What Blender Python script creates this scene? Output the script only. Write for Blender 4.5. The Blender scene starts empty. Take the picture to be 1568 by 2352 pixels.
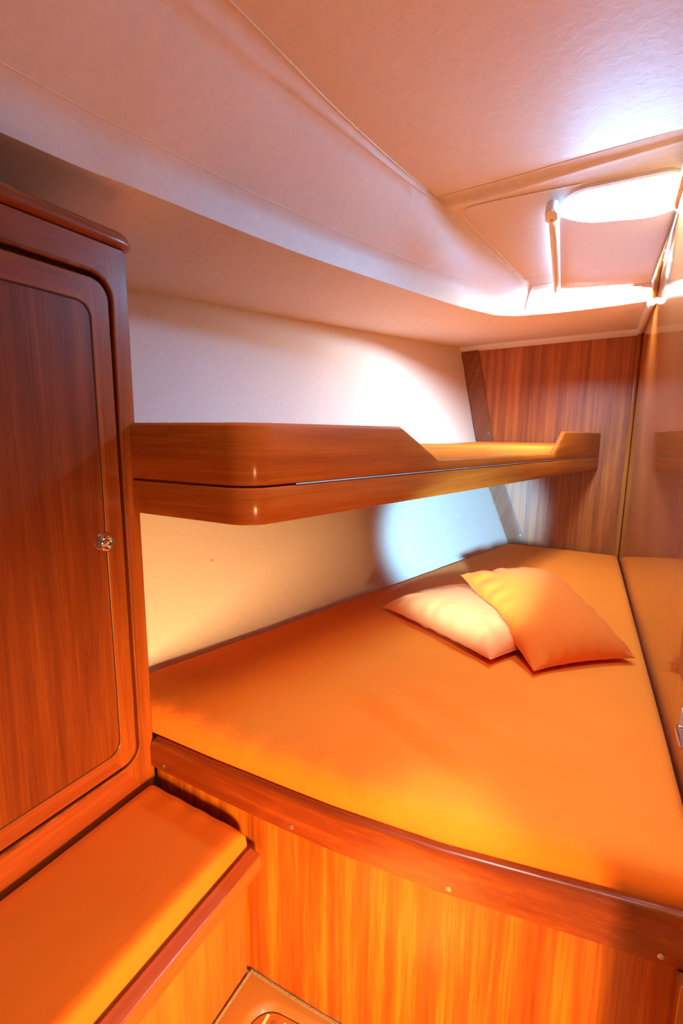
import bpy, bmesh, math, random
from mathutils import Vector, Matrix, noise
random.seed(4)
sc = bpy.context.scene
C = sc.collection
PI = math.pi

# ------------------------------------------------------------------ helpers
def tag(o, label=None, cat=None, group=None, kind=None):
    if label: o['label'] = label
    if cat: o['category'] = cat
    if group: o['group'] = group
    if kind: o['kind'] = kind
    return o

def thing(name, loc, label, cat, group=None, kind=None):
    o = bpy.data.objects.new(name, None)
    o.empty_display_size = 0.05
    o.location = loc
    C.objects.link(o)
    return tag(o, label, cat, group, kind)

def obj(name, bm, m, parent=None, smooth=True, angle=40):
    bmesh.ops.recalc_face_normals(bm, faces=bm.faces)
    me = bpy.data.meshes.new(name)
    off = Vector((0, 0, 0))
    p = parent
    while p is not None:
        off += Vector(p.location); p = p.parent
    if off.length > 0:
        bmesh.ops.translate(bm, verts=bm.verts, vec=-off)
    bm.to_mesh(me); bm.free()
    o = bpy.data.objects.new(name, me)
    C.objects.link(o)
    if parent: o.parent = parent
    me.materials.append(m)
    if smooth:
        me.polygons.foreach_set('use_smooth', [True] * len(me.polygons))
        me.set_sharp_from_angle(angle=math.radians(angle))
    return o

def add_box(bm, lo, hi, bev=0.0, seg=3):
    t = bmesh.new()
    bmesh.ops.create_cube(t, size=1.0)
    s = [hi[i] - lo[i] for i in range(3)]; c = [(hi[i] + lo[i]) / 2 for i in range(3)]
    for v in t.verts: v.co = Vector((c[0] + v.co.x * s[0], c[1] + v.co.y * s[1], c[2] + v.co.z * s[2]))
    if bev > 0: bmesh.ops.bevel(t, geom=t.edges[:], offset=bev, segments=seg, profile=0.5, affect='EDGES')
    merge(bm, t)
    return bm

def merge(bm, t):
    me = bpy.data.meshes.new('tmp'); t.to_mesh(me); t.free(); bm.from_mesh(me); bpy.data.meshes.remove(me)

def prism(bm, pts, ext, bev=0.0, seg=3):
    """pts: list of 3-D points of a planar outline, extruded by vector ext; bevel all edges of the far rim"""
    t = bmesh.new()
    a = [t.verts.new(p) for p in pts]
    b = [t.verts.new(Vector(p) + Vector(ext)) for p in pts]
    n = len(pts)
    t.faces.new(a); t.faces.new(b[::-1])
    for i in range(n): t.faces.new((a[i], a[(i + 1) % n], b[(i + 1) % n], b[i]))
    if bev > 0:
        sb = set(b); sa = set(a)
        ed = [e for e in t.edges if (e.verts[0] in sb and e.verts[1] in sb) or (e.verts[0] in sa and e.verts[1] in sa)]
        bmesh.ops.bevel(t, geom=ed, offset=bev, segments=seg, profile=0.5, affect='EDGES', clamp_overlap=True)
    merge(bm, t)
    return bm

def rrect(u0, u1, v0, v1, r, n=8, r4=None):
    """rounded rectangle outline in (u,v), r4 radii for corners (u1v1, u0v1, u0v0, u1v0)"""
    rr = r4 or [r] * 4
    out = []
    for k, (cu, cv, a0) in enumerate(((u1, v1, 0), (u0, v1, 90), (u0, v0, 180), (u1, v0, 270))):
        q = max(rr[k], 1e-4)
        x = cu - q if k in (0, 3) else cu + q
        y = cv - q if k in (0, 1) else cv + q
        for i in range(n + 1):
            a = math.radians(a0 + 90 * i / n)
            out.append((x + q * math.cos(a), y + q * math.sin(a)))
    return out

def ring_face(bm, outer, inner, fn, ext, rails=()):
    """a frame between two outlines of equal count; fn(u,v)->3-D; extruded by ext"""
    t = bmesh.new(); n = len(outer); e = Vector(ext)
    A = [t.verts.new(fn(*p)) for p in outer]; B = [t.verts.new(fn(*p)) for p in inner]
    A2 = [t.verts.new(Vector(fn(*p)) + e) for p in outer]; B2 = [t.verts.new(Vector(fn(*p)) + e) for p in inner]
    for i in range(n):
        j = (i + 1) % n
        fs = [t.faces.new((A[i], A[j], B[j], B[i])), t.faces.new((A2[i], B2[i], B2[j], A2[j])),
              t.faces.new((A[i], A2[i], A2[j], A[j])), t.faces.new((B[i], B[j], B2[j], B2[i]))]
        if i in rails:
            for f in fs: f.material_index = 1
    merge(bm, t); return bm

def tube(bm, pts, r, n=10, closed=False, caps=True):
    t = bmesh.new(); pts = [Vector(p) for p in pts]; rings = []
    N = len(pts); up = None
    for i, p in enumerate(pts):
        a = pts[(i - 1) % N] if (closed or i > 0) else p
        b = pts[(i + 1) % N] if (closed or i < N - 1) else p
        d = (b - a).normalized()
        if up is None: up = Vector((0, 0, 1)) if abs(d.z) < 0.9 else Vector((1, 0, 0))
        s = d.cross(up).normalized(); u = s.cross(d).normalized(); up = u
        rr = r[i] if isinstance(r, (list, tuple)) else r
        rings.append([t.verts.new(p + (s * math.cos(k * 2 * PI / n) + u * math.sin(k * 2 * PI / n)) * rr) for k in range(n)])
    for i in range(N if closed else N - 1):
        A, B = rings[i], rings[(i + 1) % N]
        for k in range(n): t.faces.new((A[k], A[(k + 1) % n], B[(k + 1) % n], B[k]))
    if caps and not closed: t.faces.new(rings[0][::-1]); t.faces.new(rings[-1])
    merge(bm, t); return bm

def lathe(bm, o, ax, prof, n=24):
    """profile (r, h) revolved round axis ax at o"""
    t = bmesh.new(); ax = Vector(ax).normalized(); o = Vector(o)
    q = Vector((0, 0, 1)) if abs(ax.z) < 0.9 else Vector((1, 0, 0))
    s = ax.cross(q).normalized(); u = s.cross(ax)
    rings = []
    for r, h in prof:
        if r < 1e-6: rings.append([t.verts.new(o + ax * h)])
        else: rings.append([t.verts.new(o + ax * h + (s * math.cos(k * 2 * PI / n) + u * math.sin(k * 2 * PI / n)) * r) for k in range(n)])
    for A, B in zip(rings, rings[1:]):
        for k in range(n):
            k2 = (k + 1) % n
            f = [A[k % len(A)]] + ([A[k2]] if len(A) > 1 else []) + ([B[k2]] if len(B) > 1 else []) + [B[k % len(B)]]
            t.faces.new(f)
    merge(bm, t); return bm

def grid(bm, rows, closed=False):
    t = bmesh.new()
    V = [[t.verts.new(p) for p in r] for r in rows]
    for i in range(len(V) - 1):
        for j in range(len(V[0]) - (0 if closed else 1)):
            j2 = (j + 1) % len(V[0])
            t.faces.new((V[i][j], V[i][j2], V[i + 1][j2], V[i + 1][j]))
    merge(bm, t); return bm

def interp(x, xs, ys):
    if x <= xs[0]: return ys[0] + (ys[1] - ys[0]) * (x - xs[0]) / (xs[1] - xs[0])
    for i in range(len(xs) - 1):
        if x <= xs[i + 1]: return ys[i] + (ys[i + 1] - ys[i]) * (x - xs[i]) / (xs[i + 1] - xs[i])
    return ys[-1] + (ys[-1] - ys[-2]) * (x - xs[-1]) / (xs[-1] - xs[-2])

def catmull(P, sub):
    P = [Vector(p) for p in P]; out = []
    for i in range(len(P) - 1):
        p0 = P[i - 1] if i > 0 else P[0] * 2 - P[1]; p3 = P[i + 2] if i + 2 < len(P) else P[-1] * 2 - P[-2]
        p1, p2 = P[i], P[i + 1]
        for k in range(sub):
            t = k / sub
            out.append(0.5 * ((2 * p1) + (p2 - p0) * t + (2 * p0 - 5 * p1 + 4 * p2 - p3) * t * t + (3 * p1 - p0 - 3 * p2 + p3) * t ** 3))
    out.append(P[-1]); return out

def sstep(a, b, x):
    t = min(1, max(0, (x - a) / (b - a))); return t * t * (3 - 2 * t)

# ---------------------------------------------------------------- materials
def new_mat(name):
    m = bpy.data.materials.new(name); m.use_nodes = True
    nt = m.node_tree; b = nt.nodes['Principled BSDF']
    return m, nt, b

def ramp(nt, stops):
    r = nt.nodes.new('ShaderNodeValToRGB')
    el = r.color_ramp.elements
    while len(el) < len(stops): el.new(0.5)
    for e, (p, c) in zip(el, stops): e.position = p; e.color = (*c, 1)
    return r

def wood(name, axis, dark, mid, light, rough=0.22, scale=1.0, rot=(0, 0, 0), bump=0.06, contrast=1.0, seed=0.0, across=26, along=1.1, uv=False):
    m, nt, b = new_mat(name); L = nt.links.new
    tc = nt.nodes.new('ShaderNodeTexCoord'); mp = nt.nodes.new('ShaderNodeMapping')
    mp.inputs['Rotation'].default_value = rot
    mp.inputs['Location'].default_value = (seed, seed * 1.7, seed * 0.6)
    L(tc.outputs['UV' if uv else 'Object'], mp.inputs['Vector'])
    def stretched(ac, al):
        m2 = nt.nodes.new('ShaderNodeMapping'); s = [ac] * 3; s['XYZ'.index(axis)] = al
        m2.inputs['Scale'].default_value = s
        L(mp.outputs['Vector'], m2.inputs['Vector']); return m2
    def nz(ac, al, det, dist=0.0, rg=0.55):
        n = nt.nodes.new('ShaderNodeTexNoise'); n.inputs['Scale'].default_value = 1.0 * scale
        n.inputs['Detail'].default_value = det; n.inputs['Roughness'].default_value = rg
        n.inputs['Distortion'].default_value = dist
        L(stretched(ac, al).outputs['Vector'], n.inputs['Vector']); return n
    n1 = nz(across, along, 3, 0.4)             # ribbon stripe
    n2 = nz(220, 7, 3, 0.2)                    # fine pores
    n3 = nz(6, 0.9, 2, 0.3)                    # broad tone
    r = ramp(nt, [(0.5 - 0.22 / contrast, dark), (0.5, mid), (0.5 + 0.24 / contrast, light)])
    a = nt.nodes.new('ShaderNodeMath'); a.operation = 'MULTIPLY_ADD'; a.inputs[1].default_value = 0.56
    L(n1.outputs['Fac'], a.inputs[0])
    c = nt.nodes.new('ShaderNodeMath'); c.operation = 'MULTIPLY'; c.inputs[1].default_value = 0.16
    L(n3.outputs['Fac'], c.inputs[0])
    d = nt.nodes.new('ShaderNodeMath'); d.operation = 'MULTIPLY_ADD'; d.inputs[1].default_value = 0.28
    L(n2.outputs['Fac'], d.inputs[0]); L(c.outputs[0], d.inputs[2]); L(d.outputs[0], a.inputs[2])
    L(a.outputs[0], r.inputs['Fac'])
    L(r.outputs['Color'], b.inputs['Base Color'])
    b.inputs['Roughness'].default_value = 0.45
    b.inputs['Specular IOR Level'].default_value = 0.15
    b.inputs['Coat Weight'].default_value = 0.55
    b.inputs['Coat Roughness'].default_value = rough
    b.inputs['Coat IOR'].default_value = 1.5
    bp = nt.nodes.new('ShaderNodeBump'); bp.inputs['Strength'].default_value = bump; bp.inputs['Distance'].default_value = 0.004
    L(n2.outputs['Fac'], bp.inputs['Height'])
    L(bp.outputs['Normal'], b.inputs['Normal'])
    n4 = nt.nodes.new('ShaderNodeTexNoise'); n4.inputs['Scale'].default_value = 60; n4.inputs['Detail'].default_value = 2
    L(tc.outputs['Object'], n4.inputs['Vector'])
    bp2 = nt.nodes.new('ShaderNodeBump'); bp2.inputs['Strength'].default_value = 0.02; bp2.inputs['Distance'].default_value = 0.004
    L(n4.outputs['Fac'], bp2.inputs['Height']); L(bp2.outputs['Normal'], b.inputs['Coat Normal'])
    return m

DK, MD, LT = (0.095, 0.014, 0.002), (0.22, 0.040, 0.004), (0.38, 0.092, 0.009)
W_Z = wood('mahogany upright grain', 'Z', DK, MD, LT)
W_Zd = wood('dark mahogany upright grain', 'Z', (0.075, 0.011, 0.001), (0.155, 0.026, 0.003), (0.27, 0.058, 0.006), seed=3.1, rough=0.26, contrast=1.0, across=32)
W_Y = wood('mahogany grain fore and aft', 'Y', (0.14, 0.02, 0.004), (0.25, 0.045, 0.007), (0.38, 0.09, 0.013), seed=1.3, across=30, along=1.5, contrast=0.8)
W_X = wood('mahogany grain athwart', 'X', (0.10, 0.013, 0.002), (0.20, 0.030, 0.003), (0.36, 0.085, 0.008), seed=2.2, across=30, along=1.5, contrast=0.8)
W_BUNK = wood('varnished mahogany board', 'X', (0.19, 0.026, 0.003), (0.36, 0.070, 0.006), (0.54, 0.14, 0.013), seed=5.2, uv=True, across=34, along=1.6, contrast=0.75, rough=0.16)
W_Z.node_tree.nodes['Principled BSDF'].inputs['Coat Weight'].default_value = 0.4
_z = W_Zd.node_tree.nodes['Principled BSDF']; _z.inputs['Coat Weight'].default_value = 0.4
W_PANEL = wood('glowing mahogany veneer', 'Z', (0.14, 0.019, 0.002), (0.34, 0.075, 0.005), (0.64, 0.22, 0.012), seed=7.7, contrast=1.0, across=30, along=0.7, rough=0.2)
W_BULK = wood('ribbon striped mahogany veneer', 'Z', (0.17, 0.026, 0.006), (0.42, 0.095, 0.014), (0.68, 0.21, 0.034), seed=9.4, across=34, along=0.7, contrast=1.15, rough=0.3, bump=0.1)
W_RIGHT = wood('glossy mahogany bulkhead veneer', 'Z', (0.30, 0.058, 0.007), (0.42, 0.095, 0.011), (0.56, 0.15, 0.02), seed=11.4, across=60, along=0.5, contrast=0.9, rough=0.14, bump=0.03)
_b = W_RIGHT.node_tree.nodes['Principled BSDF']; _b.inputs['Coat Weight'].default_value = 1.0; _b.inputs['Coat Roughness'].default_value = 0.07; _b.inputs['Coat IOR'].default_value = 1.8
_b = W_BULK.node_tree.nodes['Principled BSDF']; _b.inputs['Coat Weight'].default_value = 1.0; _b.inputs['Coat Roughness'].default_value = 0.38; _b.inputs['Coat IOR'].default_value = 1.7
W_LIGHT = wood('light wood edging', 'Z', (0.30, 0.075, 0.012), (0.42, 0.12, 0.02), (0.55, 0.18, 0.03), seed=4.4)
W_FLOOR = wood('teak sole board', 'Y', (0.38, 0.12, 0.015), (0.52, 0.18, 0.025), (0.62, 0.26, 0.05), seed=6.4, rough=0.25)

def fabric(name, col, col2, wr=0.25):
    m, nt, b = new_mat(name); L = nt.links.new
    tc = nt.nodes.new('ShaderNodeTexCoord')
    n = nt.nodes.new('ShaderNodeTexNoise'); n.inputs['Scale'].default_value = 2.2; n.inputs['Detail'].default_value = 2
    L(tc.outputs['Object'], n.inputs['Vector'])
    r = ramp(nt, [(0.35, col), (0.65, col2)]); L(n.outputs['Fac'], r.inputs['Fac']); L(r.outputs['Color'], b.inputs['Base Color'])
    b.inputs['Roughness'].default_value = 0.85; b.inputs['Specular IOR Level'].default_value = 0.15
    b.inputs['Sheen Weight'].default_value = 0.1; b.inputs['Sheen Roughness'].default_value = 0.5
    b.inputs['Sheen Tint'].default_value = (1, 0.7, 0.45, 1)
    n2 = nt.nodes.new('ShaderNodeTexNoise'); n2.inputs['Scale'].default_value = 900; n2.inputs['Detail'].default_value = 1
    n3 = nt.nodes.new('ShaderNodeTexNoise'); n3.inputs['Scale'].default_value = 16; n3.inputs['Detail'].default_value = 3; n3.inputs['Distortion'].default_value = 0.6
    for q in (n2, n3): L(tc.outputs['Object'], q.inputs['Vector'])
    b1 = nt.nodes.new('ShaderNodeBump'); b1.inputs['Strength'].default_value = 0.12; b1.inputs['Distance'].default_value = 0.001; L(n2.outputs['Fac'], b1.inputs['Height'])
    b2 = nt.nodes.new('ShaderNodeBump'); b2.inputs['Strength'].default_value = wr; b2.inputs['Distance'].default_value = 0.012; L(n3.outputs['Fac'], b2.inputs['Height'])
    L(b1.outputs['Normal'], b2.inputs['Normal']); L(b2.outputs['Normal'], b.inputs['Normal'])
    return m
F_MAT = fabric('orange mattress cotton', (0.93, 0.185, 0.009), (0.96, 0.205, 0.012))
F_PIL = fabric('orange pillow cotton', (0.93, 0.155, 0.010), (0.96, 0.172, 0.014), 0.15)
F_PIL2 = fabric('pale orange pillow cotton', (0.93, 0.230, 0.060), (0.95, 0.255, 0.07), 0.15)
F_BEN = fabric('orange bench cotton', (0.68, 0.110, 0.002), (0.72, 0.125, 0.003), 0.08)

def plain(name, col, rough=0.5, metal=0.0, bump=0.0, bscale=80, spec=0.5, coat=0.0):
    m, nt, b = new_mat(name); L = nt.links.new
    tc = nt.nodes.new('ShaderNodeTexCoord')
    n = nt.nodes.new('ShaderNodeTexNoise'); n.inputs['Scale'].default_value = bscale; n.inputs['Detail'].default_value = 4
    n.inputs['Distortion'].default_value = 0.7
    L(tc.outputs['Object'], n.inputs['Vector'])
    r = ramp(nt, [(0.3, tuple(c * 0.94 for c in col)), (0.7, col)]); L(n.outputs['Fac'], r.inputs['Fac']); L(r.outputs['Color'], b.inputs['Base Color'])
    b.inputs['Roughness'].default_value = rough; b.inputs['Metallic'].default_value = metal; b.inputs['Specular IOR Level'].default_value = spec
    b.inputs['Coat Weight'].default_value = coat
    if bump:
        bp = nt.nodes.new('ShaderNodeBump'); bp.inputs['Strength'].default_value = bump; bp.inputs['Distance'].default_value = 0.004
        L(n.outputs['Fac'], bp.inputs['Height']); L(bp.outputs['Normal'], b.inputs['Normal'])
    return m
M_VINYL = plain('cream leather-grain headliner', (0.80, 0.72, 0.66), 0.55, bump=0.16, bscale=38, spec=0.4)
M_HULL = plain('cream vinyl hull lining', (0.82, 0.74, 0.68), 0.5, bump=0.06, bscale=60, spec=0.35)
M_GRP = plain('white moulded gelcoat', (0.86, 0.82, 0.77), 0.3, spec=0.5)
M_CHROME = plain('polished chrome', (0.85, 0.85, 0.87), 0.08, metal=1.0)
M_STEEL = plain('dull stainless steel', (0.40, 0.38, 0.35), 0.5, metal=1.0)
M_BROWN = plain('brown gelcoat sole', (0.33, 0.13, 0.018), 0.38, bump=0.05, bscale=200, coat=0.1)
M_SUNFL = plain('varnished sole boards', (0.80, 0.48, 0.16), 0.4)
M_DARK = plain('dark gap shade', (0.02, 0.008, 0.004), 0.8)  # near-black colour standing in for shade in the door gaps
M_BUTTON = plain('cream plastic button', (0.80, 0.73, 0.66), 0.35)
M_HOLLY = plain('pale holly stripe', (0.82, 0.68, 0.34), 0.35)
M_GREYPL = plain('grey plastic strip', (0.45, 0.43, 0.42), 0.5)
M_SEALANT = plain('grimy sealant', (0.22, 0.14, 0.07), 0.8, bump=0.8, bscale=150)

def blind_mat():
    m, nt, b = new_mat('translucent blind cloth'); L = nt.links.new
    tc = nt.nodes.new('ShaderNodeTexCoord'); mp = nt.nodes.new('ShaderNodeMapping'); mp.inputs['Scale'].default_value = (260, 30, 30)
    L(tc.outputs['Object'], mp.inputs['Vector'])
    n = nt.nodes.new('ShaderNodeTexNoise'); n.inputs['Scale'].default_value = 2; L(mp.outputs['Vector'], n.inputs['Vector'])
    r = ramp(nt, [(0.3, (0.82, 0.68, 0.62)), (0.7, (0.88, 0.74, 0.68))]); L(n.outputs['Fac'], r.inputs['Fac']); L(r.outputs['Color'], b.inputs['Base Color'])
    b.inputs['Roughness'].default_value = 0.8; b.inputs['Specular IOR Level'].default_value = 0.2
    tr = nt.nodes.new('ShaderNodeBsdfTranslucent'); tr.inputs['Color'].default_value = (1.0, 0.62, 0.5, 1)
    mx = nt.nodes.new('ShaderNodeMixShader'); mx.inputs['Fac'].default_value = 0.0022
    L(b.outputs['BSDF'], mx.inputs[1]); L(tr.outputs['BSDF'], mx.inputs[2]); L(mx.outputs['Shader'], nt.nodes['Material Output'].inputs['Surface'])
    return m
M_BLIND = blind_mat()

def pane_mat():
    m, nt, b = new_mat('frosted daylight pane')
    b.inputs['Base Color'].default_value = (0.9, 0.95, 1, 1); b.inputs['Roughness'].default_value = 0.3
    tc = nt.nodes.new('ShaderNodeTexCoord'); n = nt.nodes.new('ShaderNodeTexNoise'); n.inputs['Scale'].default_value = 5
    nt.links.new(tc.outputs['Object'], n.inputs['Vector'])
    r = ramp(nt, [(0.3, (0.15, 0.50, 1.0)), (0.7, (0.20, 0.56, 1.0))]); nt.links.new(n.outputs['Fac'], r.inputs['Fac'])
    nt.links.new(r.outputs['Color'], b.inputs['Emission Color']); b.inputs['Emission Strength'].default_value = PANE
    return m
PANE = 230.0
M_PANE = pane_mat()

# ---------------------------------------------------------------- the setting
HZ = [0.0, 0.45, 0.667, 1.1, 1.5, 2.13, 2.30]; HP = [-0.30, -0.49, -0.579, -0.757, -0.882, -1.02, -1.055]
def hullX(y, z): return interp(z, HZ, HP) + 0.267 * (y - 3.85)
def topZ(y): return 2.057 + (y - 1.33) * (2.19 - 2.057) / 2.51
def rightX(y, z):
    b = interp(y, [0.2, 1.4, 2.7, 3.85], [0.275, 0.247, 0.212, 0.182])
    lean = interp(y, [0.2, 1.4, 2.7, 3.85], [0.055, 0.055, 0.048, 0.0])
    return b - lean * min(1.1, max(0, (z - 0.66) / 1.46))

# sole
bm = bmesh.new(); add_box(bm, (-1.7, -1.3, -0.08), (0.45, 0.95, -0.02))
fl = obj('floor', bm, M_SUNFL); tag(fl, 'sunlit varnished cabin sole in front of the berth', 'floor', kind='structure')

# hull side lining
bm = bmesh.new()
rows = []
for i in range(29):
    y = -0.6 + i * (3.87 + 0.6) / 28
    zt = topZ(y)
    rows.append([(hullX(y, 0.02 + k * (zt - 0.02) / 24), y, 0.02 + k * (zt - 0.02) / 24) for k in range(25)])
grid(bm, rows)
wl = obj('wall_left', bm, M_HULL); tag(wl, 'cream vinyl lining on the sloping hull side behind the bunk', 'wall', kind='structure')

def snap(y, z):
    p = Vector((hullX(y, z), y, z)); n = Vector((1, -0.267, (hullX(y, z - 0.03) - hullX(y, z + 0.03)) / 0.06)).normalized()
    b = bmesh.new(); lathe(b, p, n, [(0.0, 0.0045), (0.006, 0.0045), (0.0095, 0.003), (0.0105, 0.0), (0.0105, -0.003)], 20)
    return b
for (y, z, lb) in ((1.399, 0.978, 'button'), (3.292, 0.948, 'button'), (2.417, 2.085, 'button'), (3.6, 2.13, 'button')):
    b_ = obj('lining_button', snap(y, z), M_BUTTON, wl)

# far bulkhead
def bulkTop(x): return 2.17 + (x + 1.02) / 1.2 * 0.055
bm = bmesh.new()
pts = [(-0.30, 3.85, 0.0)] + [(hullX(3.85, z) - 0.02, 3.85, z) for z in (0.45, 0.667, 1.1, 1.5, 2.13, 2.18)] + [(0.20, 3.85, 2.235), (0.20, 3.85, 0.0)]
prism(bm, pts, (0, 0.03, 0))
wb = obj('wall_back', bm, W_BULK, smooth=False); tag(wb, 'ribbon striped mahogany bulkhead at the far end of the berth', 'wall', kind='structure')

# right-hand bulkhead
bm = bmesh.new()
def wall_top(y): return interp(y, [0.0, 1.0, 1.9, 2.55, 2.66, 3.85], [2.40, 2.40, 2.395, 2.235, 2.13, 2.225]) + 0.004
rows = []
for i in range(37):
    y = 0.75 + i * (3.86 - 0.75) / 36
    zt = wall_top(y)
    rows.append([(rightX(y, -0.02 + k * (zt + 0.02) / 16), y, -0.02 + k * (zt + 0.02) / 16) for k in range(17)])
grid(bm, rows)
wr = obj('wall_right', bm, W_RIGHT); tag(wr, 'glossy mahogany partition along the right side of the berth', 'wall', kind='structure')

# hull-side trim board on the bulkhead, with screws
L_ = [(-1.019, 2.13), (-0.882, 1.503), (-0.757, 1.102), (-0.579, 0.667), (-0.50, 0.48)]
R_ = [(-0.894, 2.145), (-0.757, 1.521), (-0.637, 1.13), (-0.472, 0.719), (-0.39, 0.50)]
bm = bmesh.new()
prism(bm, [(x, 3.848, z + 0.02) for x, z in L_] + [(x, 3.848, z + 0.02) for x, z in R_[::-1]], (0, -0.016, 0), 0.003, 2)
t1 = obj('trim_1', bm, wood('dull mahogany batten', 'Z', (0.17, 0.055, 0.028), (0.26, 0.09, 0.05), (0.34, 0.13, 0.075), rot=(0, math.radians(-18), 0), rough=0.3, seed=2.9))
tag(t1, 'slanting wooden batten where the hull lining meets the bulkhead', 'trim', kind='structure')
for (x, z) in ((-0.893, 2.01), (-0.775, 1.53), (-0.49, 0.745)):
    b = bmesh.new(); lathe(b, (x, 3.833, z), (0, -1, 0), [(0, 0.003), (0.006, 0.0025), (0.008, 0.0), (0.008, -0.002)], 14); obj('screw', b, M_STEEL, t1)

# upright corner bead between the two bulkheads
bm = bmesh.new(); add_box(bm, (0.155, 3.815, 0.45), (0.181, 3.849, 2.215), 0.006)
tag(obj('trim_2', bm, W_LIGHT), 'light wooden corner bead between the two bulkheads', 'trim', kind='structure')

# pale coving over the bulkhead
bm = bmesh.new()
sec = [(0.0, 0.0), (-0.05, -0.002), (-0.046, -0.012), (-0.012, -0.038), (0.0, -0.042)]
rows = []
for i in range(13):
    x = -1.045 + i * (0.155 + 1.045) / 12
    zb = 2.192 + (x + 1.045) / 1.2 * 0.028 + 0.008
    rows.append([(x, 3.846 + a, zb + b) for a, b in sec])
grid(bm, rows)
tag(obj('trim_3', bm, M_GRP), 'pale coving strip along the top of the bulkhead', 'trim', kind='structure')

# ------------------------------------------------ moulded headliner
Lp = [(-1.30, -0.50, 2.125), (-1.168, 0.624, 2.125), (-1.104, 0.931, 2.125), (-0.99, 1.417, 2.125), (-0.82, 1.926, 2.125), (-0.67, 2.343, 2.125), (-0.545, 2.60, 2.125), (-0.470, 2.672, 2.125), (-0.415, 2.695, 2.125), (-0.350, 2.705, 2.125), (-0.208, 2.708, 2.125), (-0.019, 2.690, 2.125), (0.175, 2.655, 2.125)]
Rp = [(-0.92, -0.50, 2.40), (-0.862, 0.60, 2.40), (-0.845, 0.85, 2.40), (-0.80, 1.17, 2.40), (-0.745, 1.44, 2.40), (-0.69, 1.72, 2.40), (-0.650, 1.88, 2.40), (-0.624, 1.955, 2.40), (-0.603, 1.983, 2.391), (-0.565, 1.975, 2.393), (-0.40, 1.966, 2.3957), (-0.12, 1.939, 2.403), (0.185, 1.912, 2.4103)]
Hp = [(hullX(-0.5, topZ(-0.5)), -0.5, topZ(-0.5))] + [(hullX(y, topZ(y)), y, topZ(y)) for y in (0.9, 1.33, 1.9, 2.5, 3.1, 3.5, 3.7)] + [(-1.038, 3.842, 2.192), (-0.92, 3.842, 2.196), (-0.65, 3.842, 2.204), (-0.25, 3.842, 2.213), (0.185, 3.842, 2.224)]
NK = len(Lp); SUB = 6
def fold_pt(k):
    """where the coaming changes slope: a narrow band above the lip on the side, the sill below the window at the back"""
    l, r = Vector(Lp[k]), Vector(Rp[k])
    if k >= 9: return Vector(({9: -0.345, 10: -0.20, 11: -0.03, 12: 0.183}[k], 2.545, 2.2385))
    if k == 8: return Vector((-0.376, 2.540, 2.2385))
    if k == 7: return Vector((-0.412, 2.520, 2.222))
    f = interp(k, [0, 4, 5, 6], [0.20, 0.20, 0.23, 0.27])
    return l.lerp(r, f) + Vector((-0.034, 0.008, 0.026)) * interp(k, [0, 4, 5, 6], [1, 1, 0.7, 0.3])
Fp = [fold_pt(k) for k in range(NK)]
Lc, Rc, Hc, Fc = (catmull(q, SUB) for q in (Lp, Rp, Hp, Fp))
def pull(a, b, d):
    v = (Vector(b) - Vector(a)); return Vector(a) + v.normalized() * min(d, v.length * 0.45)
rows = []
for l, r, h, f in zip(Lc, Rc, Hc, Fc):
    so = [h.lerp(l, t) for t in (0, 0.25, 0.5, 0.7, 0.85)]
    a1 = pull(l, h, 0.045); a2 = pull(l, h, 0.02) + Vector((0, 0, -0.003)); lip = l + Vector((0, 0, -0.003))
    b1 = pull(l, f, 0.022); 
    m1 = pull(f, l, 0.03); f1 = pull(f, r, 0.03)
    mids = [f.lerp(r, t) for t in (0.3, 0.5, 0.7, 0.85)]
    inw = Vector((0.0, 0.0, 0.0))
    d = (r - f); d.z = 0; d = d.normalized()
    hg_ = 1.0 if d.x > 0.75 else 0.4
    r1 = r - d * 0.016 + Vector((0, 0, -0.010 * hg_))
    r1b = r + Vector((0, 0, -0.010 * hg_)); r2 = r + d * 0.012 + Vector((0, 0, -0.004)); r3 = r + d * 0.024 + Vector((0, 0, 0.008 * hg_)); r4 = r + d * 0.042 + Vector((0, 0, 2.4115 - r.z)); r5 = r + d * 0.066 + Vector((0, 0, 2.413 - r.z))
    rows.append(so + [a1, a2, lip, b1, m1, f, f1] + mids + [r1, r1b, r2, r3, r4, r5])
rim = [row[-1].copy() for row in rows]
bm = bmesh.new(); grid(bm, rows)
ce = obj('ceiling', bm, M_VINYL, angle=60); tag(ce, 'cream moulded headliner with coaming and side deck soffit', 'ceiling', kind='structure')
# flat padded overhead panel (part)
bm = bmesh.new()
def panel_rows(off, dz):
    return [p + Vector((0, 0, dz)) for p in rim]
rm = panel_rows(0, 0)
NC = 12
prow = []
for i, p in enumerate(rm):
    t = i / (len(rm) - 1)
    # run from the left/back rim to the centre edge on the right
    q = Vector((0.22, -0.5 + 2.30 * t * 1.0, p.z)) if i < 9 * SUB else Vector((0.22 , 1.0 + 0.80 * (i - 9 * SUB) / (len(rm) - 1 - 9 * SUB), p.z))
    if i < 9 * SUB: q = Vector((0.22, -0.5 + 1.5 * i / (9 * SUB), p.z))
    prow.append([p.lerp(q, k / NC) + Vector((0, 0, -0.006 * sstep(0, 0.12, k / NC))) for k in range(NC + 1)])
grid(bm, prow)
op = obj('overhead_panel', bm, M_VINYL, ce); op['label'] = 'padded flat overhead panel'
# piping seams
bm = bmesh.new(); tube(bm, [p + Vector((0, 0, -0.001)) for p in rim], 0.0014, 6); obj('panel_seam', bm, M_GRP, ce)
bm = bmesh.new()
tube(bm, [f.lerp(r, 0.10) + Vector((0, 0, 0.0)) for f, r in list(zip(Fc, Rc))[:6 * SUB]], 0.0013, 6); obj('panel_seam', bm, M_GRP, ce)
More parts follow.
